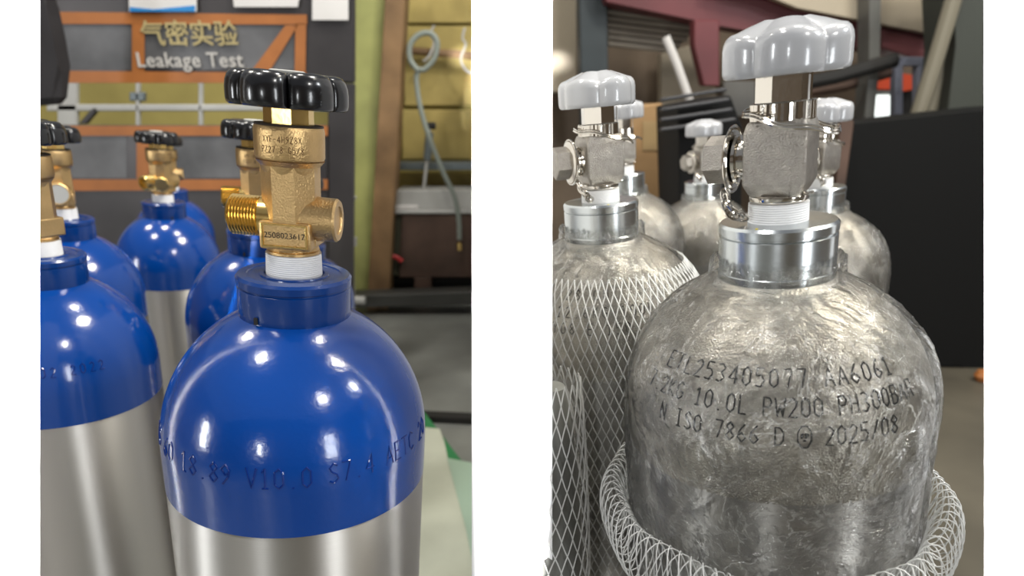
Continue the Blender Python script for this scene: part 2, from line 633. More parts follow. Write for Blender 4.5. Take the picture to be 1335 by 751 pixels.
def wheel(parent, z0, hgt, rad, n, depth, sharp, m, ph=0.0, domed=0.0, bevel=.25):
    """lobed hand wheel"""
    bm = bmesh.new()
    N = 180
    prof = [(.30, .18), (.62, .14), (.80, .10), (.86, 0.0), (.94, -.01), (.985, .05), (1.0, .16), (1.0, 1 - bevel * 1.6), (.985, 1 - bevel),
            (.95, 1 - bevel * .5), (.89, 1 - bevel * .15), (.80, 1.0), (.6, 1.0 + domed * .5), (.36, 1.0 + domed), (.33, 1.0 + domed - .06), (.18, 1.0 + domed - .06), (0, 1 + domed - .06)]
    rings = []
    for s, h in prof:
        if s == 0:
            rings.append([bm.verts.new((0, 0, z0 + h * hgt))]); continue
        rg = []
        for i in range(N):
            t = 2 * PI * i / N + ph
            lob = abs(math.cos(n * (t - ph) / 2)) ** sharp
            k = depth * max(0, (s - .3) / .7) ** 1.2
            rr = rad * s * (1 - k * (1 - lob))
            hh = h
            if h > .5 and s > .34: hh = h - .16 * (1 - lob) * max(0, (s - .34) / .66) ** .5 * (0.6 if s > .97 else 1)
            rg.append(bm.verts.new((rr * math.cos(t), rr * math.sin(t), z0 + hh * hgt)))
        rings.append(rg)
    bm.faces.new(rings[0][::-1])
    for a, b in zip(rings, rings[1:]):
        for i in range(N):
            j = (i + 1) % N
            if len(b) == 1: bm.faces.new((a[i], a[j], b[0]))
            else: bm.faces.new((a[i], a[j], b[j], b[i]))
    return from_bm('hand_wheel', bm, m, parent, angle=50)


def poly_prof(n, rad, z0, z1, ch, rot=0.0, bm=None, mx=None):
    """chamfered n-sided bar"""
    bm = bm or bmesh.new()
    rings = []
    for z, s in ((z0, 1 - ch), (z0 + rad * ch * .6, 1), (z1 - rad * ch * .6, 1), (z1, 1 - ch)):
        rings.append([bm.verts.new((rad * s * math.cos(2 * PI * i / n + rot), rad * s * math.sin(2 * PI * i / n + rot), z)) for i in range(n)])
    bm.faces.new(rings[0][::-1]); bm.faces.new(rings[-1])
    for a, b in zip(rings, rings[1:]):
        for i in range(n):
            j = (i + 1) % n
            bm.faces.new((a[i], a[j], b[j], b[i]))
    if mx is not None: bmesh.ops.transform(bm, matrix=mx, verts=[v for r in rings for v in r])
    return bm


TEXTS = {}


def blue_cylinder(loc, rot, L, label):
    t = empty('gas_cylinder', loc, label, 'gas cylinder', 'blue shouldered gas cylinders with brass valves')
    t.rotation_euler = rot
    link('cylinder_body', body_mesh(L, -.025), None, t)
    pr = [(R + .0003, -.027), (R + .0003, -.01)] + dome_prof(0, .0872, .0003)
    from_bm('painted_shoulder', lathe(pr, 128), BLUE, t, label='glossy blue painted shoulder')
    c = .0342
    pc = [(c - .0025, .076), (c - .0008, .080), (c - .0004, .081), (c - .0004, .1005), (c - .0012, .1012), (c - .0012, .1018), (c, .1025),
          (c + .0002, .1065), (c - .0012, .1082), (.028, .1084), (.0275, .1078), (.021, .1078), (.0205, .1086), (.018, .1086), (.0175, .107), (0, .107)]
    from_bm('neck_collar', lathe(pc, 128), BLUE_COLLAR, t, label='darker blue threaded neck collar')
    bm = bmesh.new()
    box(bm, ((c - .0012) * math.cos(-PI / 2 - .42), (c - .0012) * math.sin(-PI / 2 - .42), .0855), (.0022, .0045, .004), )
    from_bm('vent_slot', bm, DARK, t, smooth=False)
    # thread tape
    pt = []
    for i in range(12):
        z = .1075 + i * .0012
        pt += [(.0164 - i * .00003, z), (.0167 - i * .00003, z + .0005)]
    pt += [(.013, .1212)]
    from_bm('thread_tape', lathe(pt, 96), TAPE, t, label='white tape wound on the valve thread')
    # valve body
    bm = lathe([(.0135, .1205), (.0155, .1215), (.0155, .1228), (.0148, .1232), (.0152, .1238), (.0145, .1255), (.010, .126)], 72)
    vb = from_bm('valve_body', bm, BRASS, t)
    bm = bmesh.new()
    poly_prof(8, .0168, .126, .1745, .12, PI / 8, bm)
    lathe([(.0150, .1400), (.0156, .1685), (.0168, .1725), (.0194, .1755)], 72, None, bm)
    from_bm('valve_stem_housing', bm, BRASS, vb, smooth=False)
    bm = bmesh.new()
    box(bm, (0, 0, .1335), (.0300, .0320, .0165), None, .0016)
    from_bm('valve_block', bm, BRASS, vb, angle=20)
    # raised frame and serial number
    bm = bmesh.new()
    for cx, cz, sx, sz in ((0, .1402, .026, .0013), (0, .1275, .026, .0013), (-.0127, .1338, .0013, .014), (.0127, .1338, .0013, .014)):
        box(bm, (cx, -.0163, cz), (sx, .0014, sz), None, .0003)
    from_bm('serial_frame', bm, BRASS_TURNED, vb, angle=20)
    me = text_mesh('2508023617', .0048, 1.0, .00006)
    o = link('serial_number', me, INK, vb)
    o.rotation_euler = (PI / 2, 0, 0)
    o.location = (0, -.01618, .1338)
    # outlets
    MR = Matrix.Translation((0, 0, .1425)) @ Matrix.Rotation(PI / 2, 4, 'Y')
    ML = Matrix.Translation((0, 0, .1415)) @ Matrix.Rotation(-PI / 2, 4, 'Y')
    bm = lathe([(.0142, .006), (.0138, .012), (.0130, .017), (.0128, .0265), (.0118, .0278), (.0085, .0278), (.008, .0268), (0, .0268)], 64, MR)
    from_bm('side_port', bm, BRASS, vb)
    pf = [(.0125, .006), (.0118, .0175)]
    z = .0178
    while z < .0352:
        pf += [(.0108, z), (.0119, z + .0008)]
        z += .0018
    pf += [(.0105, .0362), (.0075, .0362), (.007, .030), (0, .030)]
    from_bm('threaded_outlet', lathe(pf, 64, ML), BRASS_TURNED, vb, label='shiny brass threaded outlet')
    # bonnet nut
    from_bm('bonnet_nut', lathe([(.0150, .1715), (.0188, .1755), (.0196, .1775), (.0197, .1915), (.0193, .1935), (.0186, .1945), (.012, .1945)], 96), BRASS, t)
    for s, zz in (('XYF-4H9Z8X', .1875), ('PZ27.8 G5/8', .1820)):
        bm = bmesh.new()
        for pl_ in stroke_text(s, .0034, .00018, .66):
            tube(bm, [(.01968 * math.sin(x / .0197 + .08), -.01968 * math.cos(x / .0197 + .08), zz + y) for x, y in pl_], .0002, 4)
        from_bm('nut_lettering', bm, BRASS_DARK, t)
    from_bm('nut_seal', lathe([(.0188, .1940), (.0192, .1946), (.0188, .1953), (.0130, .1953)], 72), INK, t)
    bm = bmesh.new()
    poly_prof(8, .0138, .194, .2065, .06, PI / 8, bm)
    from_bm('spindle', bm, BRASS_TURNED, t, smooth=False)
    wheel(t, .2040, .0185, .0332, 6, .27, .4, BLACK, -1.80, 0, .34)
    from_bm('wheel_cap', lathe([(.0098, .2210), (.0098, .2229), (.0088, .2234), (0, .2234)], 48), PALE, t)
    return t


def chain_links(parent, pts, r, m):
    n = len(pts)
    for i, p in enumerate(pts):
        d = (Vector(pts[min(i + 1, n - 1)]) - Vector(pts[max(i - 1, 0)])).normalized()
        side = d.orthogonal().normalized()
        if i % 2: side = d.cross(side)
        loop = []
        for k in range(16):
            a = 2 * PI * k / 16
            loop.append(Vector(p) + d * (math.cos(a) * r * 1.5) + side * (math.sin(a) * r * .85))
        bm = bmesh.new()
        tube(bm, loop, r * .24, 6, True)
        from_bm('chain_link', bm, m, parent)


H = .081


def silver_cylinder(loc, rot, L, label, film_seed=0):
    t = empty('gas_cylinder', loc, label, 'gas cylinder', 'bare aluminium gas cylinders with chromed valves')
    t.rotation_euler = rot
    link('cylinder_body', body_mesh(L, -.02), None, t)
    pr = [(R, -.021), (R, -.01)] + dome_prof(0, .0872, 0)
    from_bm('blasted_shoulder', lathe(pr, 128), ALU_DOME, t, label='satin blasted aluminium shoulder')
    c = .0305
    pc = [(c + .0002, .072), (c + .0004, .079), (c, .0795), (c, .0985), (c - .0010, .0992), (c - .0010, .0998), (c + .0002, .1003), (c + .0003, .1043), (c - .001, .1058), (0, .1058)]
    from_bm('neck_collar', lathe(pc, 128), ALU_COLLAR, t, label='turned aluminium neck collar with a groove')
    bm = lathe([(.0007, 0), (.0007, .0003), (0, .0003)], 12, Matrix.Translation((-.004, -.0265, .1058)))
    from_bm('yellow_dot', bm, YDOT, t)
    pt = []
    for i in range(9):
        z = .1052 + i * .0012
        pt += [(.0153 - i * .00002, z), (.0156 - i * .00002, z + .0006)]
    pt += [(.012, .1160)]
    from_bm('thread_tape', lathe(pt, 96), TAPE, t, label='white tape wound on the valve thread')
    vb = from_bm('valve_body', lathe([(.0120, .1155), (.0143, .1162), (.0150, .1172), (.0150, .1192), (.0140, .1200), (.010, .1202)], 72), CHROME, t)
    bm = bmesh.new()
    # forged block: square with cut corners, tapering in below
    rings = []
    a, b = .0156, .0145
    sec = [(a, -b), (a, b), (b, a), (-b, a), (-a, b), (-a, -b), (-b, -a), (b, -a)]
    for z, s in ((.1192, .74), (.1212, .84), (.1262, 1.0), (.1520, 1.0), (.1560, .93), (.1575, .88)):
        rings.append([bm.verts.new((x * s, y * s, z)) for x, y in sec])
    bm.faces.new(rings[0][::-1]); bm.faces.new(rings[-1])
    for u, v in zip(rings, rings[1:]):
        for i in range(8):
            j = (i + 1) % 8
            bm.faces.new((u[i], u[j], v[j], v[i]))
    bmesh.ops.bevel(bm, geom=list(bm.edges), offset=.0005, segments=1, affect='EDGES')
    from_bm('valve_block', bm, NICKEL, vb, angle=18)
    ML = Matrix.Translation((0, 0, .1385)) @ Matrix.Rotation(-PI / 2, 4, 'Y')
    from_bm('outlet_neck', lathe([(.0115, .010), (.0115, .0185), (.0100, .0190), (.0100, .0205), (.0125, .0210), (.0128, .0225), (.0105, .0230), (.0105, .0245)], 64, ML), CHROME, vb)
    from_bm('outlet_flange', lathe([(.0100, .0232), (.0150, .0236), (.0160, .0246), (.0160, .0256), (.0150, .0266), (.0120, .0275), (.008, .0280)], 64, ML), CHROME, vb)
    bm = bmesh.new()
    poly_prof(6, .0128, .0268, .0385, .08, .2, bm, ML)
    from_bm('hex_cap', bm, NICKEL, vb, smooth=False, label='satin hexagon cap on the outlet')
    # knurled ring, gland, spindle
    bm = bmesh.new()
    N = 72
    rr = [[bm.verts.new((r_ * math.cos(2 * PI * i / N), r_ * math.sin(2 * PI * i / N), z)) for i in range(N)
           for r_ in [rad * (1 if i % 2 else .975)]] for rad, z in ((.0150, .1565), (.0160, .1572), (.0160, .1655), (.0152, .1662), (.010, .1662))]
    for u, v in zip(rr, rr[1:]):
        for i in range(N):
            j = (i + 1) % N
            bm.faces.new((u[i], u[j], v[j], v[i]))
    from_bm('knurled_ring', bm, CHROME, t, smooth=False)
    bm = bmesh.new()
    poly_prof(6, .0136, .1655, .1800, .05, .35, bm)
    from_bm('gland_nut', bm, CHROME, t, smooth=False)
    bm = bmesh.new()
    box(bm, (.0135, -.0068, .1695), (.0006, .0016, .016))
    from_bm('paper_tag', bm, PAPER, t, smooth=False)
    bm = bmesh.new()
    box(bm, (0, 0, .184), (.0085, .0085, .010), None, .0005)
    from_bm('spindle', bm, INK, t, smooth=False)
    # locking wire round the neck, chain
    pts = []
    for k in range(40):
        a_ = 2 * PI * k / 40
        pts.append((.0235 * math.cos(a_) + .004, .0205 * math.sin(a_), .1555 - .0060 * math.cos(a_) + .0008 * math.sin(5 * a_)))
    bm = bmesh.new(); tube(bm, pts, .00075, 6, True)
    pts2 = [(x * .99, y * .97, z + .0016) for x, y, z in pts]
    tube(bm, pts2, .00055, 6, True)
    from_bm('locking_wire', bm, CHROME, t)
    pts = [(-.0245 + .0165 * 0, .0172 * math.cos(2 * PI * k / 32) * -1, .1385 + .0172 * math.sin(2 * PI * k / 32)) for k in range(32)]
    bm = bmesh.new(); tube(bm, pts, .0009, 6, True)
    ch = from_bm('cap_chain', bm, CHROME, t, label='chromed cap ring with a short chain')
    cp = []
    for k in range(7):
        u = k / 6
        cp.append((-.0235 + .0085 * u ** 1.3, -.0165 - .004 * math.sin(PI * u), .1215 - .0145 * u + .003 * (u ** 3)))
    chain_links(ch, cp, .0029, CHROME)
    bm = bmesh.new()
    tube(bm, [(.0155 + .0022 * math.cos(a_ * .4), -.004 + .0022 * math.sin(a_ * .4), .1205 + .0006 * math.sin(a_)) for a_ in range(16)], .0006, 6, True)
    from_bm('split_ring', bm, CHROME, t)
    wheel(t, .1785, .0210, .0308, 5, .13, 1.0, GREY, -1.25, .22, .22)
    return t


def film(parent, seed, z_top=.086, z_bot=-.20, bridge=1.0):
    bm = bmesh.new()
    N, M = 200, 110
    rings = []
    for j in range(M + 1):
        u = j / M
        z = z_top + (z_bot - z_top) * u
        rg = []
        for i in range(N):
            th = 2 * PI * i / N
            base = dome_r(z) if z > 0 else R
            if z > .070: base = max(base, .0325)
            v = Vector((math.cos(th) * 2.2, math.sin(th) * 2.2, z * 22 + seed))
            fold = noise.noise(v) * .5 + .5
            fine = noise.noise(v * 4.2) * .5
            ridge = (1 - abs(noise.noise(v * 2.1 + Vector((3, 1, seed))))) ** 8
            k = math.exp(-((z - .052) / .026) ** 2) * bridge
            off = .0012 + k * (.0048 * fold) + .0010 * abs(fine) + ridge * (.0006 + .0014 * k) + (0.0022 * fold if z < .02 else 0.0022 * fold * (1 - k))
            off = max(off, .0009)
            rr = base + off
            if z > .082: rr = min(rr, .036 + .002 * fine)
            rg.append(bm.verts.new((rr * math.cos(th), rr * math.sin(th), z + .003 * fine * (1 if j in (0, 1) else 0))))
        rings.append(rg)
    for a, b in zip(rings, rings[1:]):
        for i in range(N):
            j = (i + 1) % N
            bm.faces.new((a[i], b[i], b[j], a[j]))
    return from_bm('clear_film', bm, FILM, parent, angle=180, label='crinkled transparent wrapping film')


ROLL = math.radians(4.8)
Z_FLOOR = 0.0


def place(px, py, d, zl, roll, yaw=0.0):
    """root location so that local height zl lands where pixel px,py meets forward depth d"""
    rot = (Matrix.Rotation(roll, 3, 'Y') @ Matrix.Rotation(yaw, 3, 'Z'))
    p = at(px, py, d) - rot @ Vector((0, 0, zl))
    L = (p.z - Z_FLOOR) / math.cos(roll) - R * math.sin(abs(roll))
    return p, rot.to_euler(), L


FACE_L = -PI / 2 + .26
H = .090
p, e, L = place(384, 356, 0.4037, .108, ROLL)
main_blue = blue_cylinder(p, e, L, 'blue shouldered gas cylinder in front with serial number plate on its brass valve')
stamp('stamped_lettering', main_blue, 'IS 60 18.89 V10.0 S7.4 AETC 20', .0120, .0120, FACE_L - .05, BLUE_DENT, .0006, .0002, .62)
MAIN_BLUE_P = p
BL = [(54, 331, 0.588, -1.95, 'blue shouldered gas cylinder cut off by the left edge of the picture'),
      (83, 284, 0.858, -1.05, 'blue gas cylinder with a round grey faced side port, second from the left edge'),
      (213, 263, 1.119, 1.2, 'small looking blue gas cylinder standing free between the orange striped boards and the front row'),
      (223, 247, 1.480, .4, 'farthest blue gas cylinder, only its shoulder showing behind the free standing one'),
      (338, 298, 0.732, .25, 'blue gas cylinder directly behind and left of the front one'),
      (398, 318, 1.138, .1, 'blue gas cylinder almost hidden behind the valve of the front one')]
for i, (px, py, d, yaw, lb) in enumerate(BL):
    c = copy_tree(main_blue)
    p, e, L = place(px, py, d, .108, ROLL, yaw)
    c.location, c.rotation_euler = p, e
    c['label'] = lb
    for ch in list(c.children):
        if ch.name.startswith('cylinder_body'): ch.data = body_mesh(L, -.025)
        if ch.name.startswith('stamped_lettering'):
            bpy.data.objects.remove(ch)
    if i == 0:
        for ch in list(c.children_recursive):     # the photograph shows no outlet on this side of the valve
            if ch.name.startswith('threaded_outlet'): bpy.data.objects.remove(ch)
        stamp('stamped_lettering', c, '040 O2 2022', .0085, .024, -PI / 2 + .55 + 1.95, BLUE_DENT, .0006, .0002, .85)
    if i == 1:   # capped side port turned to the front
        M = Matrix.Translation((0, 0, .1425)) @ Matrix.Rotation(PI / 2, 4, 'Y')
        g = from_bm('port_cap', lathe([(.0128, .022), (.0138, .023), (.0138, .0285), (.0125, .0295), (.0112, .0290), (0, .0290)], 48, M), BRASS, c)
        from_bm('cap_face', lathe([(.0112, .0290), (.0110, .0294), (0, .0294)], 48, M), PALE, g, label='round grey cap face')
    if i == 2:
        M = Matrix.Rotation(-.75, 4, 'Z') @ Matrix.Translation((.0, -.015, .1400)) @ Matrix.Rotation(PI / 2, 4, 'X')
        from_bm('brass_cap', poly_prof(8, .0125, 0, .012, .15, 0, None, M), BRASS_TURNED, c, smooth=False)

H = .081
YAW_R = -.60
FACE_R = -PI / 2 - .34
p, e, L = place(1014, 287, 0.3548, .1055, -ROLL * 1.2, YAW_R)
main_silver = silver_cylinder(p, e, L, 'large film wrapped aluminium gas cylinder in front, stamped in three rows')
MAIN_SILVER_P = p
SIL = [(783, 262, 0.539, .25, 'aluminium gas cylinder in a white net, beside the white middle wall'),
       (812, 226, 0.926, .1, 'aluminium gas cylinder behind the netted one, in front of the cardboard box'),
       (917, 236, 1.108, .3, 'small looking aluminium gas cylinder in front of the black crate'),
       (1067, 243, 0.782, .5, 'aluminium gas cylinder behind the right side of the large front one')]
silvers = []
for i, (px, py, d, yaw, lb) in enumerate(SIL):
    c = copy_tree(main_silver)
    p, e, L = place(px, py, d, .1055, -ROLL, yaw)
    c.location, c.rotation_euler = p, e
    c['label'] = lb
    for ch in list(c.children):
        if ch.name.startswith('cylinder_body'): ch.data = body_mesh(L, -.02)
    film(c, 11 + 5 * i)
    silvers.append(c)
for s, z0, dth in (('ETL253405077 AA6061', .0425, .0), ('7.2KG 10.0L PW200 PH300BAR', .0300, 0), ('N ISO 7866 D @ 2025/08', .0165, -.0)):
    stamp('stamped_lettering', main_silver, s, .0092, z0, FACE_R - YAW_R + dth, STAMP, .0005, .0, .68 if 'ETL' in s else .62)
for s, z0 in (('28 CN', .045), ('2MM 12.6KG 100L', .033), ('IYO8 E 150', .021)):
    stamp('stamped_lettering', silvers[0], s, .0085, z0, FACE_R - .25 + .05, STAMP, .0004, -.00005, .85)
film(main_silver, 0)


# ------------------------------------------------------------------ nets
def net_strands(bm, rfun, z0, z1, n, turns, r, steps, wob=.0):
    for sgn in (1, -1):
        for k in range(n):
            pts = []
            for i in range(steps + 1):
                u = i / steps
                z = z0 + (z1 - z0) * u
                th = 2 * PI * (k / n + sgn * turns * u) + sgn * wob * math.sin(u * PI * 2 * turns * n)
                pts.append((rfun(z) * math.cos(th), rfun(z) * math.sin(th), z))
            tube(bm, pts, r, 3)


def like(o, name, label, cat):
    t = empty(name, o.location, label, cat)
    t.rotation_euler = o.rotation_euler
    return t


bm = bmesh.new()
net_strands(bm, lambda z: (dome_r(z) if z > 0 else R) + .0065, .056, -.33, 80, .28, .0005, 40, .003)
o = from_bm('net_sleeve', bm, NET)
o.location, o.rotation_euler = silvers[0].location, silvers[0].rotation_euler
tag(o, 'white diamond mesh net sleeve pulled over the cylinder beside the middle wall', 'net')
# rolled down net round the large cylinder
bm = bmesh.new()
RT, TW, TH, ZT = .0960, .0088, .021, -.078
NL = 84
for sgn, rs in ((1, 1.0), (-1, .96)):
    for k in range(NL):
        pts = []
        for i in range(19):
            a = 2 * PI * i / 18
            th = 2 * PI * k / NL + sgn * (a / (2 * PI)) * (2 * PI / NL) * 4.0
            wv = 1 + .06 * math.sin(3 * th) + .04 * math.sin(7 * th + 1)
            rr = RT - TW * rs * math.cos(a) * wv + .0008 * math.sin(11 * th)
            zz = ZT + TH * rs * math.sin(a) * wv + .004 * math.sin(2 * th + 1)
            pts.append((rr * math.cos(th), rr * math.sin(th), zz))
        tube(bm, pts, .0004, 4)
o = from_bm('net_sleeve', bm, NET)
o.location, o.rotation_euler = main_silver.location, main_silver.rotation_euler
tag(o, 'white plastic net rolled down in a thick ring round the large front cylinder', 'net')
# narrow sleeve at lower left of the right bay
pt_ = at(714, 620, .455)
bm = bmesh.new()
RS = lambda z: .0245 + (.0 - z) * .018 if z > -.4 else .0317
RS2 = lambda z: .016 + .0165 * min(1, max(0, (-z + .09) / .16)) ** .6
net_strands(bm, RS2, .075, -.30, 22, .7, .0005, 60, .01)
o = from_bm('net_sleeve', bm, NET)
o.location = pt_
tag(o, 'narrow folded white net sleeve standing at the foot of the middle wall', 'net')
core = from_bm('inner_tube', lathe([(0, .07), (.010, .068), (.0145, .05), (.0215, .0), (.0265, -.06), (.029, -.2), (.029, -.30), (0, -.30)], 48),
               mat('milky_plastic', (.16, .16, .145), .4), o, label='milky plastic lining')


# ------------------------------------------------------------------ left background
def thing_at(name, px, py, Y, label, cat, group=None):
    return empty(name, on(px, py, Y), label, cat, group)


YW = 3.3
o = prism('wall_back', rect(-200, -160, 623, 430), YW, .1, YEL)
o['kind'] = 'structure'
for q in (rect(527, -60, 623, 30), rect(527, 34, 623, 138), rect(524, 143, 623, 208), rect(520, 225, 623, 262)):
    prism('wall_panel', q, YW - .03, .028, YELP, o).name = 'wall_panel'
for c in bpy.data.objects:
    if c.name.startswith('wall_panel'): c.matrix_parent_inverse = Matrix.Identity(4); c.location = -o.location
# columns
o = prism('trim_1', [(452, -60), (508, -60), (492, 402), (452, 402)], 2.99, .12, YGREEN); o['kind'] = 'structure'
o = prism('trim_2', [(505, -60), (531, -60), (506, 404), (478, 404)], 2.94, .12, BROWN); o['kind'] = 'structure'
# board with orange tape
bd = thing_at('test_board', 260, 340, 2.0, 'dark steel test board with orange tape outlines and chalked Leakage Test lettering', 'board')


def child_prism(name, pts, Y, th, m, parent, **k):
    return prism(name, pts, Y, th, m, parent, **k)


child_prism('upper_panel', rect(20, -70, 462, 108), 2.0, .02, STEELD, bd)
child_prism('lower_panel', [(20, 163), (427, 163), (427, 420), (20, 420)], 2.0, .02, STEELD, bd)
child_prism('side_stile', [(427, 108.5), (462, 108.5), (460, 420), (427.5, 420)], 2.0, .02, STEELD, bd)
child_prism('grey_plate', [(57, 32), (172, 32), (172, 91), (75, 91)], 1.999, .003, STEELG, bd, bev=0)
child_prism('grey_plate', rect(188, 32, 384, 91), 1.999, .003, STEELG, bd, bev=0)
child_prism('grey_plate', rect(60, 178, 165, 232), 1.999, .003, STEELG, bd, bev=0)
child_prism('grey_plate', rect(195, 178, 400, 232), 1.999, .003, STEELG, bd, bev=0)
for q in ([(52, 15), (400, 19), (400, 32), (52, 31)], [(60, 92), (400, 95), (400, 108), (60, 108)], rect(172, 31, 188, 93),
          [(385, 31), (399, 31), (398, 96), (384, 96)], [(372, 33), (388, 33), (350, 95), (326, 95)],
          rect(76, 164, 427, 177), [(60, 234), (427, 234), (427, 247), (60, 249)], rect(178, 177, 194, 233)):
    child_prism('orange_tape', q, 1.995, .002, ORANGE, bd, bev=0)
for s, px, py, sz, m in (('气密实验', 247, 46, .067, YTEXT), ('Leakage Test', 247, 79, .053, WTEXT)):
    me = text_mesh(s, sz, 1.0 if m is YTEXT else 1.06, .001)
    t = link('board_lettering', me, m, bd, 'yellow chalked characters' if m is YTEXT else 'white chalked words')
    t.rotation_euler = (PI / 2, 0, 0)
    t.location = on(px, py, 1.993) - bd.location
for q, m, lb in ((rect(168, -20, 256, 15), PAPER, 'white and blue notice taped at the top of the board'),
                 ([(302, -20), (392, -20), (388, 9), (305, 9)], PAPER, 'white paper strip taped at the top middle of the board'),
                 (rect(407, -20, 454, 26), PAPER, 'white card at the top right corner of the board')):
    o = prism('paper_notice', q, 1.988, .003, m, bev=0)
    tag(o, lb, 'notice', 'notices on the test board')
    if 'blue' in lb:
        f = [on(x, y, 1.9865) for x, y in ((169, 9), (200, 12), (254, 7), (254, 15), (169, 15))]
        bm = bmesh.new()
        a = [bm.verts.new(p_) for p_ in f]; b_ = [bm.verts.new(p_ + Vector((0, .0014, 0))) for p_ in f]
        bm.faces.new(a); bm.faces.new(b_[::-1])
        for i in range(5): bm.faces.new((a[i], b_[i], b_[(i + 1) % 5], a[(i + 1) % 5]))
        from_bm('blue_print', bm, PBLUE, o, smooth=False)
# frame behind the gap of the board
fr = thing_at('steel_rack', 200, 150, 2.5, 'pale grey pipe rack seen through the gap between the two board panels', 'rack')
for q, m in ((rect(60, 136, 430, 145), PALE), (rect(74, 100, 100, 430), PALE), (rect(176, 100, 181, 430), PALE), (rect(258, 100, 263, 430), PALE),
             ([(101, 162), (120, 140), (130, 140), (112, 162)], STEELD), (rect(168, 120, 188, 132), RAIL)):
    child_prism('rack_bar', q, 2.5, .02, m, fr)
o = prism('hanging_cloth', [(20, -40), (54, -40), (60, 10), (68, 45), (75, 85), (76, 135), (20, 140)], 1.75, .05, CLOTH, bev=.015)
tag(o, 'dark hanging cloth at the upper left edge beside the board', 'cloth')


def tubething(name, pts, r, m, label, cat, seg=10):
    bm = bmesh.new(); tube(bm, pts, r * 1.3, seg)
    return tag(from_bm(name, bm, m), label, cat)


def pix_path(ps, Y): return [on(x, y, Y) for x, y in ps]


def spline(ps, k=8):
    out = []
    P = [ps[0]] + list(ps) + [ps[-1]]
    for i in range(1, len(P) - 2):
        for s in range(k):
            t = s / k
            a, b, c, d = [Vector(v) for v in P[i - 1:i + 3]]
            out.append(.5 * ((2 * b) + (c - a) * t + (2 * a - 5 * b + 4 * c - d) * t * t + (3 * b - 3 * c + d - a) * t ** 3))
    out.append(Vector(ps[-1]))
    return out


tubething('wall_pipe', pix_path([(534, 66), (600, 71), (623, 74)], 3.22), .013, BROWN, 'brown horizontal pipe with hooks on the yellow wall', 'pipe')
hk = tubething('wall_hook', spline(pix_path([(566, 33), (561, 45), (566, 55), (560, 72), (552, 80)], 3.18)), .004, PALE, 'pale wire hook on the brown pipe holding the hose loop', 'hook', 6)
tubething('wall_hook', spline(pix_path([(606, 36), (603, 50), (607, 58), (601, 76), (606, 90), (615, 96)], 3.18)), .004, PALE, 'pale wire hook near the end of the brown pipe', 'hook', 6)
tubething('rubber_hose', spline([on(x, y, 2.92 + .002 * i) for i, (x, y) in enumerate([(545, 92), (535, 78), (535, 58), (547, 45), (562, 44), (570, 56), (566, 76), (554, 90), (546, 92), (543, 105), (548, 140), (560, 180), (578, 225), (592, 255), (598, 285), (599, 312)])]),
          .0085, HOSE, 'grey rubber hose looped on the hook and hanging down the yellow wall', 'hose')
o = from_bm('hose_fitting', lathe([(0, 0), (.011, 0), (.011, .03), (.006, .035), (0, .035)], 20), BRASS_TURNED)
o.location = on(599, 326, 2.95)
tag(o, 'small brass fitting hanging below the end of the grey hose', 'fitting')
o = prism('shelf_rail', [(513, 212), (623, 212), (623, 222), (513, 222)], 3.12, .12, RAIL)
tag(o, 'blue grey horizontal rail in front of the yellow wall', 'rail')
st = thing_at('test_stand', 550, 270, 3.06, 'thin white rod stand with a dark clamp standing on the pale box', 'stand')
for nm, ps, r, m in (('rod', [(550, 268), (556, 215), (560, 165)], .006, PALE), ('sleeve', [(557, 208), (560, 172)], .014, RAIL), ('clamp', [(553, 164), (568, 164)], .012, DARK)):
    bm = bmesh.new(); tube(bm, [on(x, y, 3.06) - st.location for x, y in ps], r * 1.3, 10)
    from_bm(nm, bm, m, st)
pb = thing_at('equipment_box', 560, 276, 3.0, 'pale grey enamel box resting on the rust brown cabinet', 'box')
child_prism('box_body', rect(516, 248, 623, 273.5), 3.02, .18, PALE, pb)
child_prism('box_lid', rect(512, 268, 545, 274), 3.0, .02, PAPER, pb)
cb = thing_at('steel_cabinet', 560, 358, 3.0, 'rust brown steel cabinet below the pale grey box', 'cabinet')
child_prism('cabinet_top', rect(508, 274.5, 623, 279), 2.99, .24, PALE, cb)
child_prism('cabinet_body', [(524, 279), (623, 279), (623, 362), (520, 362)], 3.0, .22, RUST, cb)
child_prism('side_panel', [(508, 279), (524, 279), (520, 360), (504, 360)], 3.01, .2, mat('dark_olive_steel', (.05, .05, .03), .6), cb)
child_prism('plinth', rect(500, 362, 623, 370), 3.04, .18, DARK, cb)
child_prism('foot', rect(540, 362, 562, 398), 3.0, .05, RUST, cb)
o = prism('floor_beam', [(440, 386), (623, 380), (623, 398), (440, 402)], 2.84, .1, mat('dark_grey_beam', (.05, .05, .045), .5))
tag(o, 'dark grey steel beam along the foot of the back wall', 'beam')
o = prism('rear_shelf_shadow_board', rect(480, 360, 623, 388), 3.24, .05, DARK)  # near-black sheet takes the place of the shade under the cabinet
o.name = 'shade_board'
tag(o, 'black sheet standing in for the shade behind the feet of the rust brown cabinet', 'board')
tp = thing_at('white_pipe', 458, 412, 2.78, 'white plastic pipe with an elbow beside the dark test board', 'pipe')
for nm, ps, r in (('pipe_run', [(459, 410), (457, 320), (458, 266)], .0095), ('elbow', [(462, 262), (458, 260), (452, 262)], .014), ('coupling', [(458, 309), (458, 320)], .015), ('pipe_foot', [(448, 390), (476, 392)], .012)):
    bm = bmesh.new(); tube(bm, [on(x, y, 2.78) - tp.location for x, y in ps], r * 1.55, 12)
    from_bm(nm, bm, PALE, tp)
tubething('red_clip', pix_path([(512, 334), (518, 336), (524, 341)], 2.985), .008, RED, 'small red clip at the lower edge of the rust brown cabinet', 'clip')


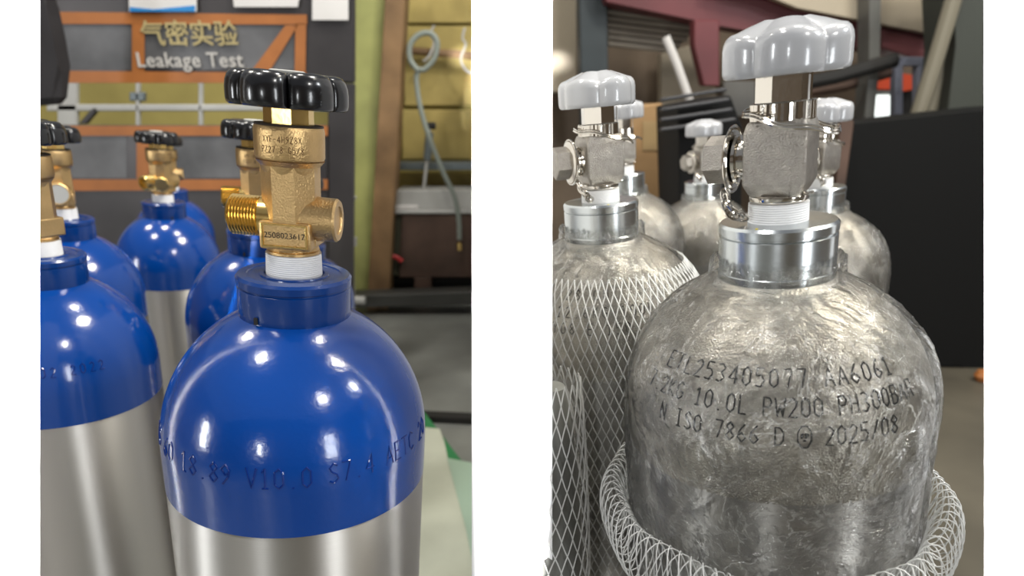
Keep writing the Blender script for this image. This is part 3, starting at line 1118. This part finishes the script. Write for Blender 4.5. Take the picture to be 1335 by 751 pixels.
def slab(name, ps, z, th, m, label, cat):
    bm = bmesh.new()
    f = [ground(x, y, z) for x, y in ps]
    a = [bm.verts.new(p_) for p_ in f]; b_ = [bm.verts.new(p_ - Vector((0, 0, th))) for p_ in f]
    n_ = len(a)
    bm.faces.new(a[::-1]); bm.faces.new(b_)
    for i in range(n_): bm.faces.new((a[i], a[(i + 1) % n_], b_[(i + 1) % n_], b_[i]))
    return tag(from_bm(name, bm, m, smooth=False), label, cat)


slab('green_mat', [(480, 515), (538, 520), (553, 537), (608, 609), (655, 680), (655, 1100), (480, 1100)], .022, .022, GREENM, 'green mat under the white woven sheet on the floor', 'mat')
slab('woven_sheet', [(500, 552), (573, 559), (579, 575), (584, 598), (655, 616), (655, 1050), (500, 1050)], .026, .004, SHEET, 'white woven plastic sheet beside the front blue cylinder', 'sheet')
slab('woven_sheet', [(583, 597), (655, 611), (655, 1050), (648, 900), (608, 690)], .030, .003, mat('pale_green_film', (.42, .56, .44), .4, 0, .3, 100), 'pale green translucent sheet at the right edge of the white one', 'sheet')
slab('floor_plate', [(440, 530), (655, 540), (655, 548), (440, 538)], .02, .02, DARK, 'dark steel strip lying across the grey concrete floor', 'plate')

# ------------------------------------------------------------------ right background
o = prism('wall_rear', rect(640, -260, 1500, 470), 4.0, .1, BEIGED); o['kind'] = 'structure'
o = prism('trim_3', rect(690, -160, 752, 120), 3.6, .1, BEIGE); o['kind'] = 'structure'
o = prism('trim_4', [(751, -160), (790, -160), (794, 200), (760, 200)], 3.3, .15, SLATE); o['kind'] = 'structure'
o = prism('trim_5', [(862, 70), (930, 50), (935, 150), (862, 150)], 3.8, .1, BEIGE); o['kind'] = 'structure'
# corrugated canopy
cn = thing_at('corrugated_canopy', 860, 40, 3.3, 'brown corrugated sheet canopy high up behind the netted cylinder', 'canopy')
child_prism('canopy_sheet', [(788, 3), (938, 20), (905, 36), (880, 68), (800, 58)], 3.4, .04, CORR, cn)
for k in range(7):
    a = k / 6
    bm = bmesh.new()
    tube(bm, [on(789 + 4 * a, 7 + 50 * a, 3.37) - cn.location, on(930 - 52 * a, 24 + 42 * a, 3.37) - cn.location], .012, 8)
    from_bm('corrugation', bm, mat('pale_corrugation', (.24, .21, .17), .4) if k == 0 else bpy.data.materials['pale_corrugation'], cn)
o = prism('ceiling_beam', [(770, -90), (1020, -60), (1300, -10), (1300, 92), (1165, 68), (1040, 50), (940, 34), (905, 26), (790, 3)], 3.2, .15, MAROON)
tag(o, 'long maroon roof beam crossing above the cylinders', 'beam')
o = prism('beam_flange', [(1150, 38), (1260, 62), (1260, 96), (1210, 82), (1150, 62)], 3.15, .04, PINKB)
tag(o, 'faded pinkish stretch of the roof beam beside the grey column', 'beam')
o = prism('wall_cladding', [(930, -120), (1300, -120), (1300, 50), (1240, 48), (1160, 33), (1040, 10), (1000, -6), (930, -20)], 3.1, .05, BEIGE)
tag(o, 'pale beige cladding sheet above the maroon roof beam', 'cladding')
o = prism('hanging_bracket', [(905, 26), (938, 26), (938, 112), (918, 112), (905, 60)], 3.1, .08, MAROON)
tag(o, 'maroon steel bracket hanging under the roof beam left of the large hand wheel', 'bracket')
o = prism('steel_column', [(1134, -90), (1151, -90), (1147, 80), (1139, 175), (1126, 175), (1133, 80)], 3.0, .1, GCOL)
tag(o, 'grey steel column behind the black panel', 'column')
o = prism('steel_column', [(1240, -90), (1330, -90), (1330, 175), (1232, 175), (1246, 60)], 2.7, .2, mat('olive_grey_column', (.055, .06, .05), .5))
tag(o, 'dark olive grey column at the right edge of the picture', 'column')
wf = prism('window_1', rect(1132, 118, 1172, 166), 3.93, .05, GCOL); wf['kind'] = 'structure'
g = prism('pane', rect(1138, 124, 1166, 163), 3.92, .01, GLOW, bev=0); g.parent = wf
o = prism('sign_panel', rect(1138, 97, 1168, 117), 3.95, .04, SIGN)
tag(o, 'orange red panel above the bright window', 'panel')
o = prism('sign_panel', [(1174, 95), (1196, 99), (1196, 116), (1176, 120)], 3.9, .06, SIGN)
tag(o, 'orange red panel inside the blue grey rack', 'panel')
o = prism('dark_curtain', [(1172, 100), (1215, 100), (1215, 170), (1172, 170)], 3.965, .03, DARK)
tag(o, 'black curtain behind the blue grey rack', 'curtain')
rk = thing_at('storage_rack', 1200, 150, 3.05, 'blue grey steel rack frame right of the bright window', 'rack')
for q in ([(1168, 80), (1178, 80), (1176, 395), (1165, 395)], rect(1178, 74, 1245, 86), rect(1197, 86, 1206, 395), rect(1222, 86, 1229, 395)):
    child_prism('rack_bar', q, 3.05, .05, RACK, rk)
for k_, (ps, r, m, lb) in enumerate((([(1252, -30), (1222, 70), (1192, 165)], .022, OLIVE, 'leaning olive pipe nearest the blue grey rack'),
                     ([(1262, -20), (1232, 80), (1208, 165)], .020, OLIVE, 'leaning olive pipe in the middle of the leaning three'),
                     ([(1257, 10), (1243, 90), (1226, 165)], .018, PALE, 'leaning paler pipe next to the dark olive column'),
                     ([(868, 48), (882, 82), (995, 404)], .013, PAPER, 'white tube leaning above the black crate'),
                     ([(1000, 118), (1090, 100), (1168, 78)], .022, DARK, 'upper dark pipe running behind the large hand wheel'),
                     ([(1000, 128), (1100, 112), (1160, 94)], .018, RUST, 'lower rusty pipe running behind the large hand wheel'))):
    tubething('leaning_pipe', pix_path(ps, (2.68, 2.78, 2.88, 2.9, 2.94, 3.1)[k_]), r, m, lb, 'pipe')
o = prism('bright_window_panel', rect(944, 106, 985, 152), 3.955, .04, PALE)  # pale colour stands for the light of a small bright window
tag(o, 'pale grey panel in place of a small bright window behind the large hexagon cap', 'panel')
o = prism('cardboard_box', [(818, 142), (862, 134), (880, 160), (882, 492), (812, 492)], 2.35, .3, CARD)
tag(o, 'brown cardboard box standing behind the netted cylinder', 'box')
lo_ = prism('box_label', rect(838, 158, 866, 196), 2.347, .002, CARDL, bev=0); lo_.parent = o
mc = thing_at('black_crate', 912, 240, 1.95, 'black slatted crate behind the small cylinder', 'crate')
child_prism('crate_body', [(884, 138), (952, 124), (968, 165), (965, 500), (890, 500)], 1.95, .3, BLK, mc)
for k in range(4):
    child_prism('crate_slat', [(862, 128 + 13 * k), (948 + 4 * k, 114 + 13 * k), (949 + 4 * k, 119 + 13 * k), (862, 133 + 13 * k)], 1.90, .03, mat('grey_black_slat', (.03, .03, .033), .35) if k == 0 else bpy.data.materials['grey_black_slat'], mc)
bb = prism('black_board', [(1113, 160), (1190, 154), (1262, 146), (1340, 138), (1340, 486), (1240, 478), (1100, 470), (1096, 250)], 2.2, .25, BLK)
tag(bb, 'large matt black panel standing behind the right hand cylinders', 'panel')
o = prism('side_board', [(1100, 130), (1114, 160), (1099, 250), (1104, 505), (1088, 505), (1090, 250), (1095, 140)], 2.12, .05, RUST)
tag(o, 'narrow rust brown board at the left edge of the black panel', 'board')
o = from_bm('orange_ball', lathe([(0, 0), (.018, .003), (.026, .02), (.018, .038), (0, .042)], 24), ORANGE)
o.location = ground(1279, 497, 0)
tag(o, 'small orange brown lump on the floor at the foot of the black panel', 'lump')
